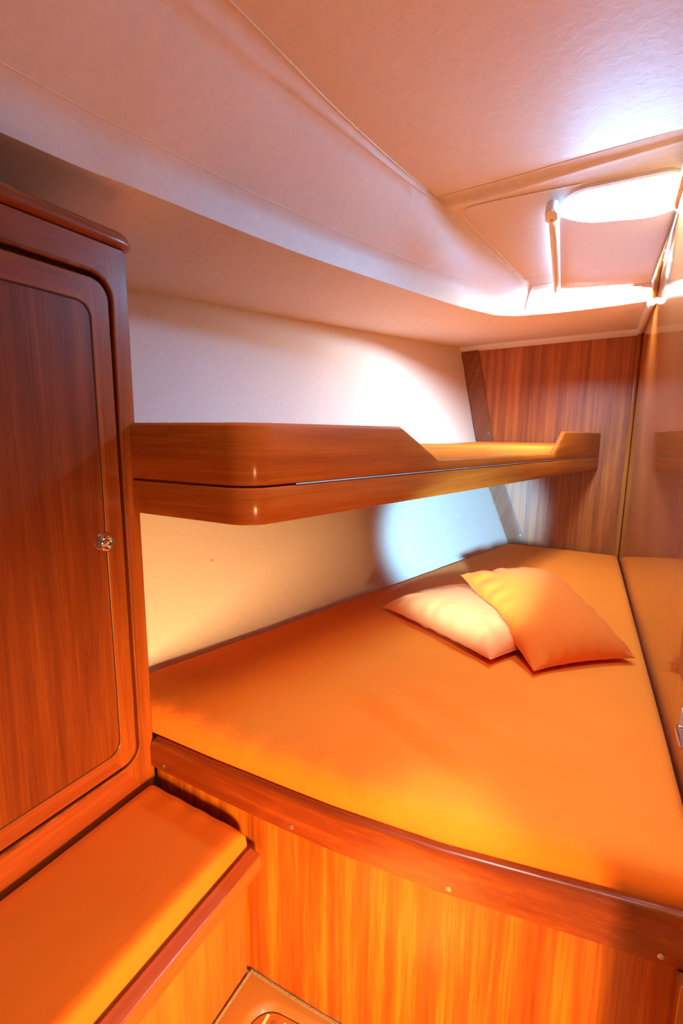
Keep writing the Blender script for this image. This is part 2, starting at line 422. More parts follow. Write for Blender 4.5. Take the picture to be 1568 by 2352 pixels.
# the inset pads around the window
O0 = Vector((0, 1.95, 2.40)); dv = Vector((0, 2.545 - 1.95, 2.2385 - 2.40)); dv_n = dv.normalized()
NB = Vector((0, dv_n.z, -dv_n.y))          # normal of the sloping coachroof front, pointing into the cabin
def onslope(x, s, h=0.0): return Vector((x, O0.y, O0.z)) + dv_n * s + NB * h
SL = dv.length
bm = bmesh.new()
pts = [(-0.14, 0.05), (-0.30, 0.045), (-0.52, 0.045), (-0.555, 0.075), (-0.555, 0.11), (-0.48, 0.33), (-0.43, 0.48), (-0.405, 0.555), (-0.37, 0.585), (-0.28, 0.59), (-0.1, 0.59)]
cv = catmull([onslope(x, s, 0.0015) for x, s in pts], 5); tube(bm, cv, 0.0016, 6); obj('panel_seam', bm, M_GRP, ce)
Ls = Vector((0, 2.545, 2.2385)); lw = Vector((0, 2.700 - 2.545, 2.125 - 2.2385)); lwn = lw.normalized(); NW = Vector((0, lwn.z, -lwn.y))
bm = bmesh.new()
pts = [(-0.10, 0.02), (-0.32, 0.02), (-0.36, 0.035), (-0.395, 0.15), (-0.385, 0.165), (-0.1, 0.165), (0.07, 0.155), (0.095, 0.14), (0.10, 0.10)]
cv = catmull([Vector((x, Ls.y, Ls.z)) + lwn * s + NW * 0.001 for x, s in pts], 5); tube(bm, cv, 0.0013, 6); obj('panel_seam', bm, M_GREYPL, ce)

# ------------------------------------------------ window in the coachroof front
wn = thing('window_1', onslope(0, 0.3), 'overexposed rounded window in the sloping coachroof front behind the blind', 'window', kind='structure')
WX0, WX1, WS0, WS1 = -0.19, 0.180, 0.085, 0.605
outer = rrect(WX0 - 0.022, WX1 + 0.004, WS0 - 0.022, WS1 + 0.01, 0.085, 8)
inner = rrect(WX0, WX1, WS0, WS1, 0.07, 8)
bm = bmesh.new(); ring_face(bm, outer, inner, lambda u, v: onslope(u, v, -0.004), NB * 0.012)
bmesh.ops.bevel(bm, geom=[e for e in bm.edges if e.calc_length() > 0.001 and abs(sum((f.normal for f in e.link_faces), Vector()).dot(NB)) > 0.6 and len({round(f.normal.dot(NB), 1) for f in e.link_faces}) > 1], offset=0.004, segments=2, affect='EDGES')
obj('window_frame', bm, M_GRP, wn)
bm = bmesh.new(); t_ = [onslope(u, v, 0.002) for u, v in rrect(WX0 - 0.004, WX1 + 0.004, WS0 - 0.004, WS1 + 0.004, 0.07, 8)]
bm.faces.new([bm.verts.new(p) for p in t_])
obj('window_pane', bm, M_PANE, wn, smooth=False)

# wooden cap along the top of the right partition
bm = bmesh.new()
ys = [1.2, 1.6, 1.88, 2.1, 2.3, 2.5, 2.56, 2.62, 2.66]
for a, b in ((0, 9),):
    path = [(rightX(y, wall_top(y)) - 0.012, y, wall_top(y) - 0.014) for y in ys]
    tube(bm, path, 0.011, 10)
tag(obj('trim_4', bm, W_LIGHT), 'wooden cap strip where the right partition meets the headliner', 'trim', kind='structure')
bm = bmesh.new()
path = [(rightX(y, 2.13) - 0.016, y, 2.118 + (y - 2.66) * 0.078) for y in (2.64, 2.8, 3.2, 3.6, 3.82)]
tube(bm, path, 0.02, 10)
tag(obj('trim_5', bm, M_GRP), 'pale rounded moulding from the window sill to the far corner', 'trim', kind='structure')

# ------------------------------------------------ blind over the window
bl = thing('window_blind', onslope(-0.2, 0.35, 0.03), 'pinkish cloth blind with white side tube pulled over the bright window', 'blind')
def bq(u, v):
    """u 0..1 left to right, v 0..1 top to bottom"""
    s0 = 0.152 + 0.072 * u; s1 = 0.652 + 0.04 * u
    xl = -0.212 + (-0.232 + 0.212) * v; xr = 0.161 + (0.126 - 0.161) * v
    sag = 0.024 * math.sin(PI * u) * (1 - v) ** 6
    x = xl + (xr - xl) * u
    s = s0 + (s1 - s0) * v - (0.0 if True else 0)
    s += sag * 1.0 + 0.008 * math.sin(9 * u) * (1 - v) ** 5
    h = 0.034 + 0.012 * math.sin(PI * v) * math.sin(PI * u) + 0.003 * math.sin(14 * v + 3 * u) * u * (1 - u) * 3 * v
    h += 0.02 * (1 - v) ** 8 * math.sin(PI * u)
    return onslope(x, s, h)
bm = bmesh.new(); grid(bm, [[bq(i / 30, j / 30) for i in range(31)] for j in range(31)])
obj('blind_cloth', bm, M_BLIND, bl, angle=80)
bm = bmesh.new(); tube(bm, [onslope(-0.236, 0.13, 0.036), onslope(-0.241, 0.40, 0.038), onslope(-0.247, 0.655, 0.036)], 0.0135, 16)
lathe(bm, onslope(-0.247, 0.655, 0.036), dv_n, [(0.0135, 0), (0.0115, 0.007), (0.006, 0.012), (0, 0.0135)], 16)
obj('roller_tube', bm, M_GRP, bl)
bm = bmesh.new()
prism(bm, [onslope(-0.236 + u, 0.115 + v, 0.012) for u, v in rrect(-0.021, 0.021, -0.035, 0.04, 0.018, 6)], NB * 0.045, 0.008, 3)
br = obj('tube_bracket', bm, M_GRP, bl)
bm = bmesh.new(); lathe(bm, onslope(-0.236, 0.135, 0.057), NB, [(0.0, 0.002), (0.005, 0.002), (0.006, 0.0), (0.006, -0.004)], 14); obj('screw', bm, M_STEEL, bl)
bm = bmesh.new()
path = [bq(1.0, v) + Vector((0.003, 0, 0)) + NB * 0.002 for v in [i / 12 for i in range(13)]]
tube(bm, path, 0.0045, 8); ed = obj('side_rail', bm, M_GREYPL, bl)
bm = bmesh.new(); p = bq(1.0, 0.5) + Vector((0.01, 0, 0)); tube(bm, [p - Vector((0.008, 0, 0)), p + Vector((0.004, 0, -0.003)), p + Vector((0.008, 0.006, -0.010))], 0.0025, 8); obj('catch', bm, M_GREYPL, bl)

# ------------------------------------------------ wardrobe
wd = thing('wardrobe', (-1.35, 0.25, -0.02), 'tall mahogany wardrobe with rounded door left of the berth', 'wardrobe')
FX = -1.1
bm = bmesh.new()
add_box(bm, (-1.62, -0.75, -0.02), (-1.125, 0.84, 1.955))
obj('carcass', bm, W_Zd, wd)
# face frame with rounded opening
fo = rrect(-0.75, 0.862, 0.40, 1.955, 0.006, 8)
fi = rrect(-0.40, 0.8125, 0.562, 1.880, 0.055, 8)
bm = bmesh.new(); ring_face(bm, fo, fi, lambda y, z: Vector((FX - 0.026, y, z)), (0.026, 0, 0), (8, 26))
ff = obj('face_frame', bm, W_Z, wd, angle=35); ff.data.materials.append(W_Y)
bv = ff.modifiers.new('soft edges', 'BEVEL'); bv.width = 0.008; bv.segments = 3; bv.limit_method = 'ANGLE'; bv.angle_limit = math.radians(50)
# raised bead round the opening
bm = bmesh.new(); tube(bm, [(FX + 0.001, y, z) for y, z in rrect(-0.405, 0.8145, 0.559, 1.882, 0.057, 8)], 0.0042, 8, closed=True); obj('opening_bead', bm, W_Z, wd)
bm = bmesh.new(); add_box(bm, (FX - 0.055, -0.42, 0.54), (FX - 0.045, 0.84, 1.90)); obj('recess_back', bm, M_DARK, wd)
# lower plinth behind the bench
bm = bmesh.new(); add_box(bm, (FX - 0.024, -0.75, -0.02), (FX - 0.004, 0.845, 0.40)); obj('plinth', bm, W_Zd, wd)
# door
dr_o = rrect(-0.39, 0.8045, 0.569, 1.866, 0.046, 8); dr_i = rrect(-0.335, 0.754, 0.622, 1.806, 0.036, 8)
bm = bmesh.new(); ring_face(bm, dr_o, dr_i, lambda y, z: Vector((FX - 0.020, y, z)), (0.020, 0, 0), (8, 26))
door = obj('door', bm, W_Z, wd, angle=35); door.data.materials.append(W_Y)
bv = door.modifiers.new('soft edges', 'BEVEL'); bv.width = 0.0035; bv.segments = 3; bv.limit_method = 'ANGLE'; bv.angle_limit = math.radians(50)
bm = bmesh.new(); prism(bm, [(FX - 0.016, y, z) for y, z in rrect(-0.3325, 0.7520, 0.6240, 1.8040, 0.034, 8)], (0.0152, 0, 0), 0.0012, 1)
obj('inset_panel', bm, W_Zd, door, smooth=False)
bm = bmesh.new(); tube(bm, [(FX - 0.0004, y, z) for y, z in rrect(-0.3338, 0.7532, 0.6228, 1.8052, 0.035, 8)], 0.0013, 6, closed=True); obj('groove_shade', bm, M_DARK, door)  # dark tube laid along the joint as the shade of the groove
kp = (FX - 0.001, 0.748, 1.221)
bm = bmesh.new(); lathe(bm, kp, (1, 0, 0), [(0.0, 0.004), (0.0135, 0.004), (0.0145, 0.0095), (0.0175, 0.013), (0.0215, 0.0115), (0.0245, 0.006), (0.0255, 0.0), (0.0255, -0.002)], 36)
kn = obj('latch_ring', bm, M_CHROME, door); kn['label'] = 'chrome push-button latch ring'
bm = bmesh.new(); lathe(bm, kp, (1, 0, 0), [(0.0, 0.0105), (0.010, 0.0100), (0.0128, 0.0075), (0.0133, 0.003)], 30); obj('latch_button', bm, M_CHROME, door)
# crown
bm = bmesh.new()
sec = [(-0.52, 1.956), (0.006, 1.956), (0.014, 1.959), (0.017, 1.966), (0.013, 1.980), (0.003, 1.992), (-0.012, 1.998), (-0.52, 1.998)]
rr_ = []
for (y, ins) in ((-0.75, 0), (0.80, 0), (0.84, 0.0), (0.862, 0.004), (0.872, 0.010), (0.876, 0.022)):
    rr_.append([(FX + a - (ins if i in (1, 2, 3, 4, 5, 6) else 0), y, z - (0 if i < 4 else ins * 0.6)) for i, (a, z) in enumerate(sec)])
grid(bm, rr_, closed=True)
t = bm.verts[:]
bmesh.ops.holes_fill(bm, edges=[e for e in bm.edges if e.is_boundary])
obj('crown', bm, W_Y, wd, angle=50)

# ------------------------------------------------ bench along the wardrobe
be = thing('bench', (-0.9, 0.2, -0.02), 'low mahogany bench box with raised front rail along the wardrobe', 'bench')
bm = bmesh.new(); add_box(bm, (-0.772, -0.75, -0.02), (-0.750, 0.852, 0.388)); obj('front_panel', bm, wood('bench front veneer', 'Z', (0.22, 0.038, 0.005), (0.36, 0.085, 0.010), (0.50, 0.15, 0.02), seed=8.8, across=22, along=0.8), be)
bm = bmesh.new(); add_box(bm, (-1.095, -0.75, 0.375), (-0.752, 0.84, 0.392)); obj('seat_board', bm, W_Y, be)
bm = bmesh.new(); prism(bm, [(-0.750, -0.75, 0.376), (-0.680, -0.75, 0.378), (-0.684, -0.75, 0.418), (-0.719, -0.75, 0.426), (-0.722, -0.75, 0.392), (-0.750, -0.75, 0.392)], (0, 1.593, 0), 0.0)
fr = obj('front_rail', bm, W_Y, be); fr['label'] = 'raised rail holding the cushion'
bv = fr.modifiers.new('soft edges', 'BEVEL'); bv.width = 0.004; bv.segments = 3

# ------------------------------------------------ soft slabs
def slab(bm, fn, nu, nv, z0, z1, r, disp, front=None):
    """fn(u,v)->(x,y) outline map; rounded cushion between z0 and z1 with displacement disp(x,y,ed)"""
    def edge_d(u, v):
        x, y = fn(u, v)
        ds = []
        for (a, b) in ((0, v), (1, v), (u, 0), (u, 1)):
            q = fn(a, b); ds.append(math.hypot(q[0] - x, q[1] - y))
        return ds
    def par(n):   # denser near the rims
        out = []
        for i in range(n + 1):
            t = i / n; out.append(0.5 - 0.5 * math.cos(PI * t) if False else t)
        return out
    us = [0, 0.004, 0.010, 0.018, 0.028] + [0.045 + 0.91 * i / nu for i in range(nu + 1)] + [0.972, 0.982, 0.990, 0.996, 1]
    vs = [0, 0.004, 0.010, 0.018, 0.028] + [0.045 + 0.91 * i / nv for i in range(nv + 1)] + [0.972, 0.982, 0.990, 0.996, 1]
    rs = [r, front] if front else [r]
    rows = []
    for v in vs:
        row = []
        for u in us:
            x, y = fn(u, v); d = edge_d(u, v)
            m = 0.0
            k = 1.0
            for q in d:
                w = min(1, q / (r if (len(rs) == 1 or q is not d[2]) else rs[1]))
                k *= math.sqrt(max(0, 1 - (1 - w) ** 2))
            z = z1 - r * (1 - k)
            z += disp(x, y, min(d)) * k
            row.append(Vector((x, y, z)))
        rows.append(row)
    grid(bm, rows)
    # skirt: the rim goes down with a slight bulge
    NU, NV = len(us), len(vs)
    loop = [rows[0][i] for i in range(NU)] + [rows[j][NU - 1] for j in range(1, NV)] + [rows[NV - 1][i] for i in range(NU - 2, -1, -1)] + [rows[j][0] for j in range(NV - 2, 0, -1)]
    cx = sum(p.x for p in loop) / len(loop); cy = sum(p.y for p in loop) / len(loop)
    H = (z1 - r) - z0; sk = []
    for t, b in ((0, 0), (0.25, 0.003), (0.5, 0.0045), (0.75, 0.002), (0.9, -0.003), (1.0, -0.012)):
        ring = []
        for p in loop:
            o = Vector((p.x - cx, p.y - cy, 0)).normalized()
            ring.append(Vector((p.x, p.y, 0)) + o * b + Vector((0, 0, p.z - (p.z - z0) * t)))
        sk.append(ring)
    grid(bm, sk, closed=True)
    bm.faces.new([bm.verts.new(p) for p in sk[-1]])
    bmesh.ops.remove_doubles(bm, verts=bm.verts[:], dist=0.0002)

def wn_(x, y, s, o=0): return noise.noise(Vector((x * s, y * s, o)))
# fascia curve in plan (front of the lower berth)
FXs = [-1.10, -0.865, -0.66, -0.493, -0.232, -0.023, 0.102, 0.245]; FYs = [0.848, 0.846, 0.850, 0.856, 0.880, 0.914, 0.935, 0.958]
def fasY(x): return interp(x, FXs, FYs)

# lower berth mattress
def mfn(u, v):
    yb = 3.815
    # left edge along the hull, right edge along the partition
    yl = 0.8775 + (yb - 0.8775) * v
    xl = hullX(yl, 0.66) + 0.012; xr = rightX(yl, 0.66) - 0.006 + 0.0
    x = xl + (xr - xl) * u
    yf = (fasY(max(-1.1, x)) + 0.0295) if x > -1.1 else 0.8775
    y = yf + (yb - yf) * v
    xl = hullX(y, 0.66) + 0.012; xr = rightX(y, 0.66) - 0.006
    x = xl + (xr - xl) * u
    return x, y
def crease(x, y, x0, y0, x1, y1, w, a, fade=0.25):
    dx, dy = x1 - x0, y1 - y0; L = math.hypot(dx, dy); t = ((x - x0) * dx + (y - y0) * dy) / (L * L)
    d = ((x - x0) * dy - (y - y0) * dx) / L
    e = sstep(-fade, fade, t) * sstep(1 + fade, 1 - fade, t)
    return a * e * math.exp(-(d / w) ** 2)
def mdisp(x, y, ed):
    return 1.45 * mdisp_(x, y, ed)
def mdisp_(x, y, ed):
    z = 0.004 * wn_(x, y, 1.6) + 0.0022 * wn_(x, y, 4.3, 3)
    z += 0.0020 * wn_(x * 1.6, y * 5.5, 2.2, 7) * sstep(0.05, 0.3, ed)
    z += crease(x, y, -0.62, 1.22, -0.22, 1.04, 0.022, -0.009) + crease(x, y, -0.57, 1.27, -0.2, 1.09, 0.03, 0.008)
    z += crease(x, y, -0.50, 1.40, -0.05, 1.20, 0.03, 0.006) + crease(x, y, -0.45, 1.33, 0.0, 1.14, 0.025, -0.005)
    z += crease(x, y, -0.30, 1.55, 0.1, 1.42, 0.04, 0.005)
    z += crease(x, y, -0.8, 1.5, -0.45, 1.22, 0.05, 0.003)
    if ed < 0.12: z += 0.0013 * math.sin(x * 55 + 2.5 * math.sin(y * 7)) * (1 - ed / 0.12) * (1 if y < 1.1 else 0.4)
    return z
bm = bmesh.new(); slab(bm, mfn, 84, 110, 0.585, 0.682, 0.034, mdisp, 0.060)
for v in bm.verts: v.co.x = max(v.co.x, hullX(v.co.y, v.co.z) + 0.004)
o = obj('berth_mattress', bm, F_MAT, angle=75)
tag(o, 'large tapering orange mattress filling the lower berth under the two pillows', 'mattress')

# bench cushion
def bfn(u, v):
    x = -1.085 + (-0.730 + 1.085) * u; y = -0.72 + (0.836 + 0.72) * v
    return x, y
def bdisp(x, y, ed): return 0.002 * wn_(x, y, 3.0) + 0.0015 * wn_(x * 3, y, 3.0, 5) + (0.002 * math.sin(x * 70) * max(0, 1 - ed / 0.05) if y > 0.7 else 0)
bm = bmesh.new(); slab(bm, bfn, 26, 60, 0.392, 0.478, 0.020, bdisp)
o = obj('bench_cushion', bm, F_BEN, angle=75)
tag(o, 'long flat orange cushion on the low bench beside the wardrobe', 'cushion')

# ------------------------------------------------ lower berth base
bb = thing('berth', (-0.4, 1.2, -0.02), 'mahogany base of the lower berth with curved front and screwed fascia', 'berth')
xs = [-1.096 + i * (0.228 + 1.096) / 40 for i in range(41)]
bm = bmesh.new()
front = [(x, fasY(x) + 0.018, -0.02) for x in xs]; back = [(x, fasY(x) + 0.038, -0.02) for x in xs]
prism(bm, front + back[::-1], (0, 0, 0.60)); obj('front_panel', bm, W_PANEL, bb)
bm = bmesh.new()
def ftop(x): return interp(x, [-1.1, -0.7, -0.2, 0.25], [0.602, 0.612, 0.618, 0.628])
def fbot(x): return interp(x, [-1.1, 0.25], [0.513, 0.515])
rows = []
xs2 = [-1.0995] + [-1.090 + i * (0.250 + 1.090) / 48 for i in range(49)]
for x in xs2:
    y = fasY(x); zt = ftop(x); zb = fbot(x)
    if x < -1.095: zt -= 0.010
    rows.append([(x, y + 0.018, zb), (x, y + 0.003, zb), (x, y, zb + 0.003), (x, y, zt - 0.016), (x, y + 0.002, zt - 0.008), (x, y + 0.007, zt - 0.002), (x, y + 0.013, zt), (x, y + 0.022, zt), (x, y + 0.024, zt - 0.004), (x, y + 0.024, zb)])
grid(bm, rows, closed=True); bmesh.ops.holes_fill(bm, edges=[e for e in bm.edges if e.is_boundary])
fa = obj('fascia_rail', bm, W_X, bb, angle=35); fa['label'] = 'curved darker fascia rail holding the mattress'
for x in (-1.045, -0.595, -0.205, 0.185):
    b = bmesh.new(); lathe(b, (x, fasY(x) - 0.0005, 0.533), (0.1 * (x + 0.8), -1, 0), [(0, 0.001), (0.004, 0.0012), (0.0062, 0.0006), (0.0065, -0.002)], 14); obj('screw', b, M_STEEL, fa)
bm = bmesh.new(); prism(bm, [(-1.3, 0.91, 0.570), (0.23, 0.99, 0.570), (0.165, 3.8, 0.570), (-0.60, 3.8, 0.570), (-1.35, 1.0, 0.570)], (0, 0, 0.012)); obj('berth_board', bm, W_Y, bb)
bm = bmesh.new(); add_box(bm, (0.214, 0.925, -0.02), (0.246, 0.99, 0.512), 0.003); obj('end_post', bm, W_Z, bb)

# ------------------------------------------------ upper bunk
ub = thing('upper_bunk', (-0.8, 2.0, 1.28), 'narrow mahogany upper bunk with cut-out leeboard fixed to the hull side', 'bunk bed')
A0 = Vector((-1.0995, 0.842)); A1 = Vector((-0.70, 0.842)); A2 = Vector((-0.004, 3.846))
def bunk_path():
    """outer face of the board in plan with a rounded corner; returns (xy, normal, s)"""
    d1 = (A1 - A0).normalized(); d2 = (A2 - A1).normalized(); r = 0.085
    ang = d1.angle(d2); tl = r * math.tan(ang / 2)
    p0 = A1 - d1 * tl; c = p0 + Vector((-d1.y, d1.x)) * r
    pts = []
    n1 = 8
    for i in range(n1): pts.append((A0.lerp(p0, i / n1), Vector((d1.y, -d1.x))))
    for i in range(13):
        a = -PI / 2 + ang * i / 12
        n = Vector((math.cos(a), math.sin(a))); pts.append((c + n * r, n))
    p1 = A1 + d2 * tl
    n2 = Vector((d2.y, -d2.x)); N = 150
    for i in range(1, N + 1): pts.append((p1.lerp(A2, i / N), n2))
    return pts
BP = bunk_path()
TH = 0.024
def board(zb_fn, zt_fn, r=0.006, rt=None):
    rt = rt or r
    rows = []
    for p, n in BP:
        zb, zt = zb_fn(p), zt_fn(p)
        q = lambda off, z: (p.x - n.x * off, p.y - n.y * off, z)
        rows.append([q(TH, zb), q(r, zb), q(r * 0.3, zb + r * 0.3), q(0, zb + r), q(0, zt - rt * 1.6), q(rt * 0.25, zt - rt * 0.6), q(rt * 0.8, zt - rt * 0.1), q(rt * 1.2, zt), q(TH - 0.003, zt), q(TH, zt - 0.003)])
    b = bmesh.new(); grid(b, rows, closed=True); bmesh.ops.holes_fill(b, edges=[e for e in b.edges if e.is_boundary])
    uvl = b.loops.layers.uv.new('UVMap')
    for f in b.faces:
        for l in f.loops:
            p = l.vert.co; s_ = (p.x - A0.x) if p.y < 0.90 and p.x < -0.66 else 0.42 + p.y - 0.86
            l[uvl].uv = (s_, p.z + (0.3 if zb_fn(None) > 1.3 else 0))
    return b
ZB, ZS = 1.285, 1.377
def cut(p):
    y = p.y; top = interp(y, [0.84, 3.85], [1.527, 1.543]); low = interp(y, [1.6, 2.9], [1.420, 1.416])
    if y < 1.44 or y > 3.06: return top
    if y < 1.675: t = (y - 1.44) / 0.235; return top + (low - top) * t
    if y > 2.90: t = (y - 2.90) / 0.16; return low + (top - low) * t
    return low
lower = obj('lower_board', board(lambda p: ZB, lambda p: ZS - 0.0025, 0.006, 0.004), W_BUNK, ub, angle=32)
lee = obj('leeboard', board(lambda p: ZS + 0.0025, cut, 0.004, 0.012), W_BUNK, ub, angle=32); lee['label'] = 'hinged leeboard with low cut-out'
# continuous hinge in the joint
bm = bmesh.new()
hp = [(p.x - n.x * 0.002, p.y - n.y * 0.002, ZS) for p, n in BP[24:]]
tube(bm, hp, 0.0026, 8); hg = obj('piano_hinge', bm, M_STEEL, ub); hg['label'] = 'thin metal piano hinge'
# bottom board
bm = bmesh.new()
ins = [(p - n * (TH - 0.002)) for p, n in BP]
pts = [(q.x, q.y, ZB + 0.02) for q in ins] + [(hullX(y, 1.31) + 0.003, y, ZB + 0.02) for y in (3.84, 3.2, 2.5, 1.8, 1.2, 0.87)]
pts += [(-1.32, 0.868, ZB + 0.02)] if False else []
prism(bm, pts, (0, 0, 0.014)); obj('bunk_board', bm, W_Y, ub, smooth=False)
# bunk mattress
def ufn(u, v):
    y = 0.90 + (3.825 - 0.90) * v
    t = (y - A1.y) / (A2.y - A1.y)
    xr = A1.x + (A2.x - A1.x) * t - 0.036 - (0.05 * (1 - v / 0.03) if v < 0.03 else 0)
    xl = hullX(y, 1.42) + 0.006
    return xl + (xr - xl) * u, y
def udisp(x, y, ed): return 0.006 * wn_(x, y, 2.0, 9) + 0.012 * math.sin(PI * min(1, max(0, (y - 1.0) / 2.8))) * 0.5 + 0.018 * sstep(0.2, 0.9, (y - 3.0))
bm = bmesh.new(); slab(bm, ufn, 24, 70, 1.322, 1.448, 0.022, udisp)
for v in bm.verts: v.co.x = max(v.co.x, hullX(v.co.y, v.co.z) + 0.004)
o = obj('bunk_mattress', bm, F_MAT, angle=75); tag(o, 'narrow orange mattress in the upper bunk showing through the leeboard cut-out', 'mattress')

# ------------------------------------------------ pillows
def pillow(name, p00, p10, p11, p01, up, T, m, label, seed, tb=0.35):
    """corners front-left, front-right, back-right, back-left; up is the puff direction"""
    P = [Vector(q) for q in (p00, p10, p11, p01)]; up = Vector(up).normalized()
    c = sum(P, Vector()) / 4
    N = 56
    def base(u, v): return (P[0] * (1 - u) + P[1] * u) * (1 - v) + (P[3] * (1 - u) + P[2] * u) * v
    def prof(u, v):
        a = 1 - abs(2 * u - 1) ** 2.6; b = 1 - abs(2 * v - 1) ** 2.6
        return max(0, a * b) ** 0.52
    def shrink(u, v):
        # edges bow inwards between the pointed corners
        su = 2 * u - 1; sv = 2 * v - 1
        ku = 1 - 0.065 * (1 - sv * sv) * abs(su) ** 3; kv = 1 - 0.065 * (1 - su * su) * abs(sv) ** 3
        return 0.5 + 0.5 * su * ku, 0.5 + 0.5 * sv * kv
    def wr(u, v, side):
        su = 2 * u - 1; sv = 2 * v - 1
        w = 0
        e = max(abs(su), abs(sv))
        fr_ = sstep(0.45, 0.9, e) * sstep(1.0, 0.93, e)
        w += 0.0075 * fr_ * noise.noise(Vector((u * 13 if abs(sv) > abs(su) else u * 2.5, v * 13 if abs(su) >= abs(sv) else v * 2.5, seed + side)))
        w += 0.0050 * fr_ * math.sin((u if abs(sv) > abs(su) else v) * 46 + seed + 3 * noise.noise(Vector((u * 4, v * 4, seed)))) * (0.5 + 0.5 * noise.noise(Vector((u * 5, v * 5, seed + 4))))
        w += 0.006 * noise.noise(Vector((u * 3, v * 3, seed + 9))) * sstep(1.0, 0.6, e)
        # folds running from the corners to the middle
        for (cu, cv) in ((0, 0), (1, 0), (1, 1), (0, 1)):
            d = abs((u - cu) * (1 if cv == 0 else -1) * (1 if cu == 0 else -1) - (v - cv)) if False else abs(abs(u - cu) - abs(v - cv))
            q = math.hypot(u - cu, v - cv)
            w += 0.006 * math.exp(-(d / 0.035) ** 2) * sstep(0.03, 0.12, q) * sstep(0.42, 0.2, q)
        return w
    bm = bmesh.new()
    for side in (1, -1):
        rows = []
        for j in range(N + 1):
            row = []
            for i in range(N + 1):
                # cluster samples at the rims
                u = 0.5 - 0.5 * math.cos(PI * i / N); v = 0.5 - 0.5 * math.cos(PI * j / N)
                uu, vv = shrink(u, v)
                h = prof(u, v)
                k = T * (1 - tb) if side > 0 else T * tb
                d = h * k + (wr(u, v, side) if 0 < i < N and 0 < j < N else 0)
                row.append(base(uu, vv) + up * d * side)
            rows.append(row)
        grid(bm, rows if side > 0 else [r[::-1] for r in rows])
    bmesh.ops.remove_doubles(bm, verts=bm.verts[:], dist=0.0003)
    o = obj(name, bm, m, angle=85)
    # piped seam along the rim
    rim_ = []
    for (a, b) in (((0, 0), (1, 0)), ((1, 0), (1, 1)), ((1, 1), (0, 1)), ((0, 1), (0, 0))):
        for i in range(24):
            t = i / 24; u = a[0] + (b[0] - a[0]) * t; v = a[1] + (b[1] - a[1]) * t
            rim_.append(base(*shrink(u, v)))
    b2 = bmesh.new(); tube(b2, rim_, 0.0016, 6, closed=True); obj('seam', b2, m, o)
    return tag(o, label, 'pillow', 'pillows on the lower berth')
# pale pillow lying flat: left tip, front corner, hidden right corner, far corner
pillow('pillow', (-0.830, 1.945, 0.712), (-0.279, 1.650, 0.712), (-0.02, 2.02, 0.716), (-0.575, 2.34, 0.716), (0.02, -0.05, 1), 0.150, F_PIL2,
       'paler orange pillow lying flat, half covered by the other pillow', 2.0, 0.22)
pillow('pillow', (-0.134, 1.655, 0.704), (0.180, 1.938, 0.708), (-0.165, 2.36, 0.872), (-0.512, 2.105, 0.872), (0.10, -0.20, 1), 0.155, F_PIL,
       'deeper orange pillow on top, propped on the flat one with a corner pointing right', 5.0, 0.30)

# the soft pillow underneath gives way under the one on top
from mathutils.bvhtree import BVHTree
pa, pb = bpy.data.objects['pillow'], bpy.data.objects['pillow.001']
tb_ = BVHTree.FromPolygons([v.co.copy() for v in pb.data.vertices], [tuple(p.vertices) for p in pb.data.polygons])
for v in pa.data.vertices:
    h = tb_.ray_cast(Vector((v.co.x, v.co.y, 0.0)), Vector((0, 0, 1)))
    if h[0] is not None and v.co.z > h[0].z - 0.003:
        v.co.z = max(h[0].z - 0.003, 0.690)
sm_ = [c for c in pa.children][0]
for v in sm_.data.vertices:
    h = tb_.ray_cast(Vector((v.co.x, v.co.y, 0.0)), Vector((0, 0, 1)))
    if h[0] is not None and v.co.z > h[0].z - 0.004: v.co.z = max(h[0].z - 0.005, 0.690)
# ------------------------------------------------ brown moulded sole with a teak hatch
so = thing('sole_moulding', (-0.55, 0.6, -0.02), 'brown moulded floor tray with inset board in the corner by the bench', 'floor tray', kind='structure')
so.name = 'trim_6'
bm = bmesh.new()
def fl_(u, v): return Vector((u, v, -0.021))
NQ = 8
out = [(0.21, 0.30), (0.21, fasY(0.21) + 0.012)] + [(x, fasY(x) + 0.012) for x in [0.1, 0.0, -0.15, -0.3, -0.45, -0.6, -0.735]] + [(-0.742, 0.855), (-0.742, 0.30)]
# tray surface as strips: outer outline offset inwards to a rounded board well
inn = []
def inner_pt(p):
    return p
well = rrect(-0.668, 0.14, 0.30, 0.822, 0.06, 8)
def wy(x): return fasY(x) - 0.850
well = [(u, v + wy(u) * (1 if v > 0.5 else 0)) for u, v in well]
outer = [(u + (0.072 if False else 0) , v) for u, v in rrect(-0.742, 0.21, 0.22, 0.866, 0.012, 8)]
outer = [(u, v + wy(u) * (1 if v > 0.5 else 0)) for u, v in outer]
mid1 = rrect(-0.690, 0.162, 0.278, 0.842, 0.075, 8); mid1 = [(u, v + wy(u) * (1 if v > 0.5 else 0)) for u, v in mid1]
rows = [[(u, v, -0.0195) for u, v in outer], [(u, v, -0.006) for u, v in outer], [(u, v, -0.006) for u, v in rrect2] if False else [(u, v, -0.006) for u, v in mid1], [((u * 0.6 + a * 0.4), (v * 0.6 + b * 0.4), -0.0075) for (u, v), (a, b) in zip(mid1, well)], [(u, v, -0.014) for u, v in well], [(u, v, -0.0195) for u, v in well]]
grid(bm, rows, closed=True)
obj('tray_rim', bm, M_BROWN, so, angle=50)
bm = bmesh.new(); prism(bm, [(u, v, -0.0195) for u, v in [(a * 0.995 - 0.001, b - 0.003) for a, b in well]], (0, 0, 0.0065), 0.0015, 2)
hb = obj('inset_board', bm, W_FLOOR, so)
for x in (-0.638, -0.588, -0.538, -0.488):
    bm = bmesh.new(); add_box(bm, (x - 0.0035, 0.31, -0.0135), (x + 0.0035, 0.812 + (0 if x > -0.62 else -0.006), -0.0122)); obj('holly_stripe', bm, M_HOLLY, hb, smooth=False)
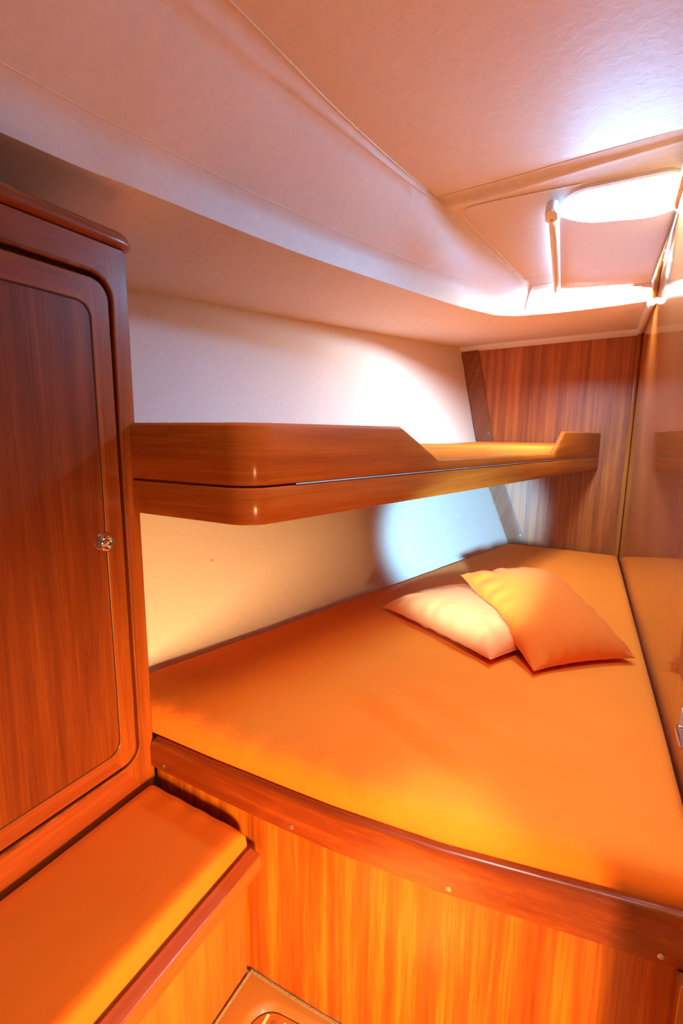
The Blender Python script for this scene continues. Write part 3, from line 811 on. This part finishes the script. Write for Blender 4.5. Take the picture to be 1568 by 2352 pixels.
bm = bmesh.new(); lathe(bm, (-0.615, 0.795, -0.013), (0, 0, 1), [(0, 0.0012), (0.004, 0.0015), (0.006, 0.0008), (0.0062, -0.001)], 14); obj('screw', bm, M_STEEL, hb)
bm = bmesh.new()
tube(bm, [(-0.745, 0.45, -0.007), (-0.744, 0.7, -0.007), (-0.742, 0.855, -0.007)] , 0.005, 8)
tube(bm, [(x, fasY(x) + 0.013, -0.007) for x in (-0.742, -0.6, -0.45, -0.3, -0.15, 0.0, 0.2)], 0.0055, 8)
obj('sealant_bead', bm, M_SEALANT, so)

# ------------------------------------------------ locker door and latch on the right partition
lk = thing('locker_door', (0.235, 1.3, 1.2), 'mahogany locker door edge on the right partition at the frame edge', 'locker door')
bm = bmesh.new()
pts = [(rightX(y, z) - 0.001, y, z) for y, z in ((0.78, 0.90), (1.43, 0.90), (1.43, 1.55), (0.78, 1.55))]
prism(bm, pts, (-0.006, 0, 0), 0.002, 2); obj('door_panel', bm, W_RIGHT, lk)
lt = thing('door_latch', (0.237, 1.31, 0.80), 'blurred silver latch on the right partition at the frame edge', 'latch')
bm = bmesh.new(); x0 = rightX(1.44, 0.74)
add_box(bm, (x0 - 0.007, 1.25, 0.765), (x0 + 0.001, 1.372, 0.835), 0.003); obj('latch_plate', bm, M_GREYPL, lt)
bm = bmesh.new(); tube(bm, [(x0 - 0.005, 1.33, 0.80), (x0 - 0.016, 1.33, 0.80), (x0 - 0.018, 1.315, 0.80), (x0 - 0.018, 1.24, 0.80)], 0.006, 10); obj('latch_lever', bm, M_CHROME, lt)

# ------------------------------------------------ camera
f_px, W_ = 1080.0, 1568.0
cam = bpy.data.cameras.new('camera'); co = bpy.data.objects.new('camera', cam); C.objects.link(co)
cam.sensor_fit = 'HORIZONTAL'; cam.sensor_width = 24.0; cam.lens = 24.0 * f_px / W_
cam.clip_start = 0.02
yaw, pitch, roll = math.radians(28.5), math.radians(9.25), math.radians(0.7)
fw = Vector((-math.sin(yaw) * math.cos(pitch), math.cos(yaw) * math.cos(pitch), -math.sin(pitch)))
rt = Vector((math.cos(yaw), math.sin(yaw), 0)); upv = rt.cross(fw)
r2 = rt * math.cos(roll) + upv * math.sin(roll); u2 = upv * math.cos(roll) - rt * math.sin(roll)
co.matrix_world = Matrix(((r2.x, u2.x, -fw.x, 0), (r2.y, u2.y, -fw.y, 0), (r2.z, u2.z, -fw.z, 1.5), (0, 0, 0, 1)))
cam.dof.use_dof = True; cam.dof.focus_distance = 1.9; cam.dof.aperture_fstop = 5.6
sc.camera = co

# ------------------------------------------------ light
def aim(o, t):
    d = Vector(t) - o.location; o.rotation_euler = d.to_track_quat('-Z', 'Y').to_euler()
def area(name, loc, target, sx, sy, power, col, spread=PI):
    l = bpy.data.lights.new(name, 'AREA'); l.shape = 'RECTANGLE'; l.size = sx; l.size_y = sy; l.energy = power; l.color = col; l.spread = spread
    o = bpy.data.objects.new(name, l); C.objects.link(o); o.location = loc; aim(o, target); return o
def spot(name, loc, target, power, col, size, blend, rad):
    l = bpy.data.lights.new(name, 'SPOT'); l.energy = power; l.color = col; l.spot_size = math.radians(size); l.spot_blend = blend; l.shadow_soft_size = rad
    o = bpy.data.objects.new(name, l); C.objects.link(o); o.location = loc; aim(o, target); return o
# sun falling through the companionway on to the cabin sole
spot('companionway_sun', (-0.20, -0.25, 2.38), (-0.26, 0.34, 0.0), 5300, (1.0, 0.64, 0.26), 14, 0.4, 0.04)
# fill lamp added overhead to lift berth and bench, no hatch is modelled
area('overhead_fill', (-0.05, 0.62, 2.37), (-0.10, 0.85, 0.6), 0.3, 0.35, 9.5, (1.0, 0.88, 0.74), math.radians(120))
spot('mattress_edge_sun', (0.10, 0.45, 2.36), (-0.25, 0.93, 0.60), 120, (1.0, 0.92, 0.88), 12, 0.9, 0.05)  # sun spot for the bright patch on the mattress front edge
# low evening light through the cabin door on the right, behind the end of the partition
area('cabin_door_daylight', (1.05, -0.25, 0.54), (-0.70, 0.70, 0.25), 0.22, 0.48, 23, (1.0, 0.54, 0.20), math.radians(60))
# daylight pouring in round the window blind
area('window_sill_daylight', onslope(-0.04, 0.640, 0.010), onslope(-0.10, 1.10, 0.55), 0.30, 0.012, 10, (0.55, 0.82, 1.0))
area('window_daylight', onslope(-0.04, 0.675, 0.05), (-0.25, 3.7, 1.55), 0.28, 0.06, 34, (0.58, 0.83, 1.0))
spot('window_beam', onslope(-0.10, 0.690, 0.055), (-0.95, 2.75, 1.50), 46, (0.66, 0.86, 1.0), 125, 1.0, 0.03)
# cool spot added behind the camera to turn the hull blue under the bunk
spot('under_bunk_blue_spot', (0.10, -0.15, 1.25), (-0.80, 3.2, 0.90), 1700, (0.26, 0.66, 1.0), 20, 0.6, 0.05)
w = bpy.data.worlds.new('world'); sc.world = w; w.use_nodes = True
bg = w.node_tree.nodes['Background']; bg.inputs['Color'].default_value = (1.0, 0.72, 0.5, 1); bg.inputs['Strength'].default_value = 0.10
sc.view_settings.view_transform = 'Standard'
sc.view_settings.exposure = 0.06
sc.cycles.use_denoising = True
sc.cycles.max_bounces = 7; sc.cycles.diffuse_bounces = 4; sc.cycles.adaptive_threshold = 0.08; sc.cycles.adaptive_min_samples = 16
sc.cycles.sample_clamp_indirect = 8.0
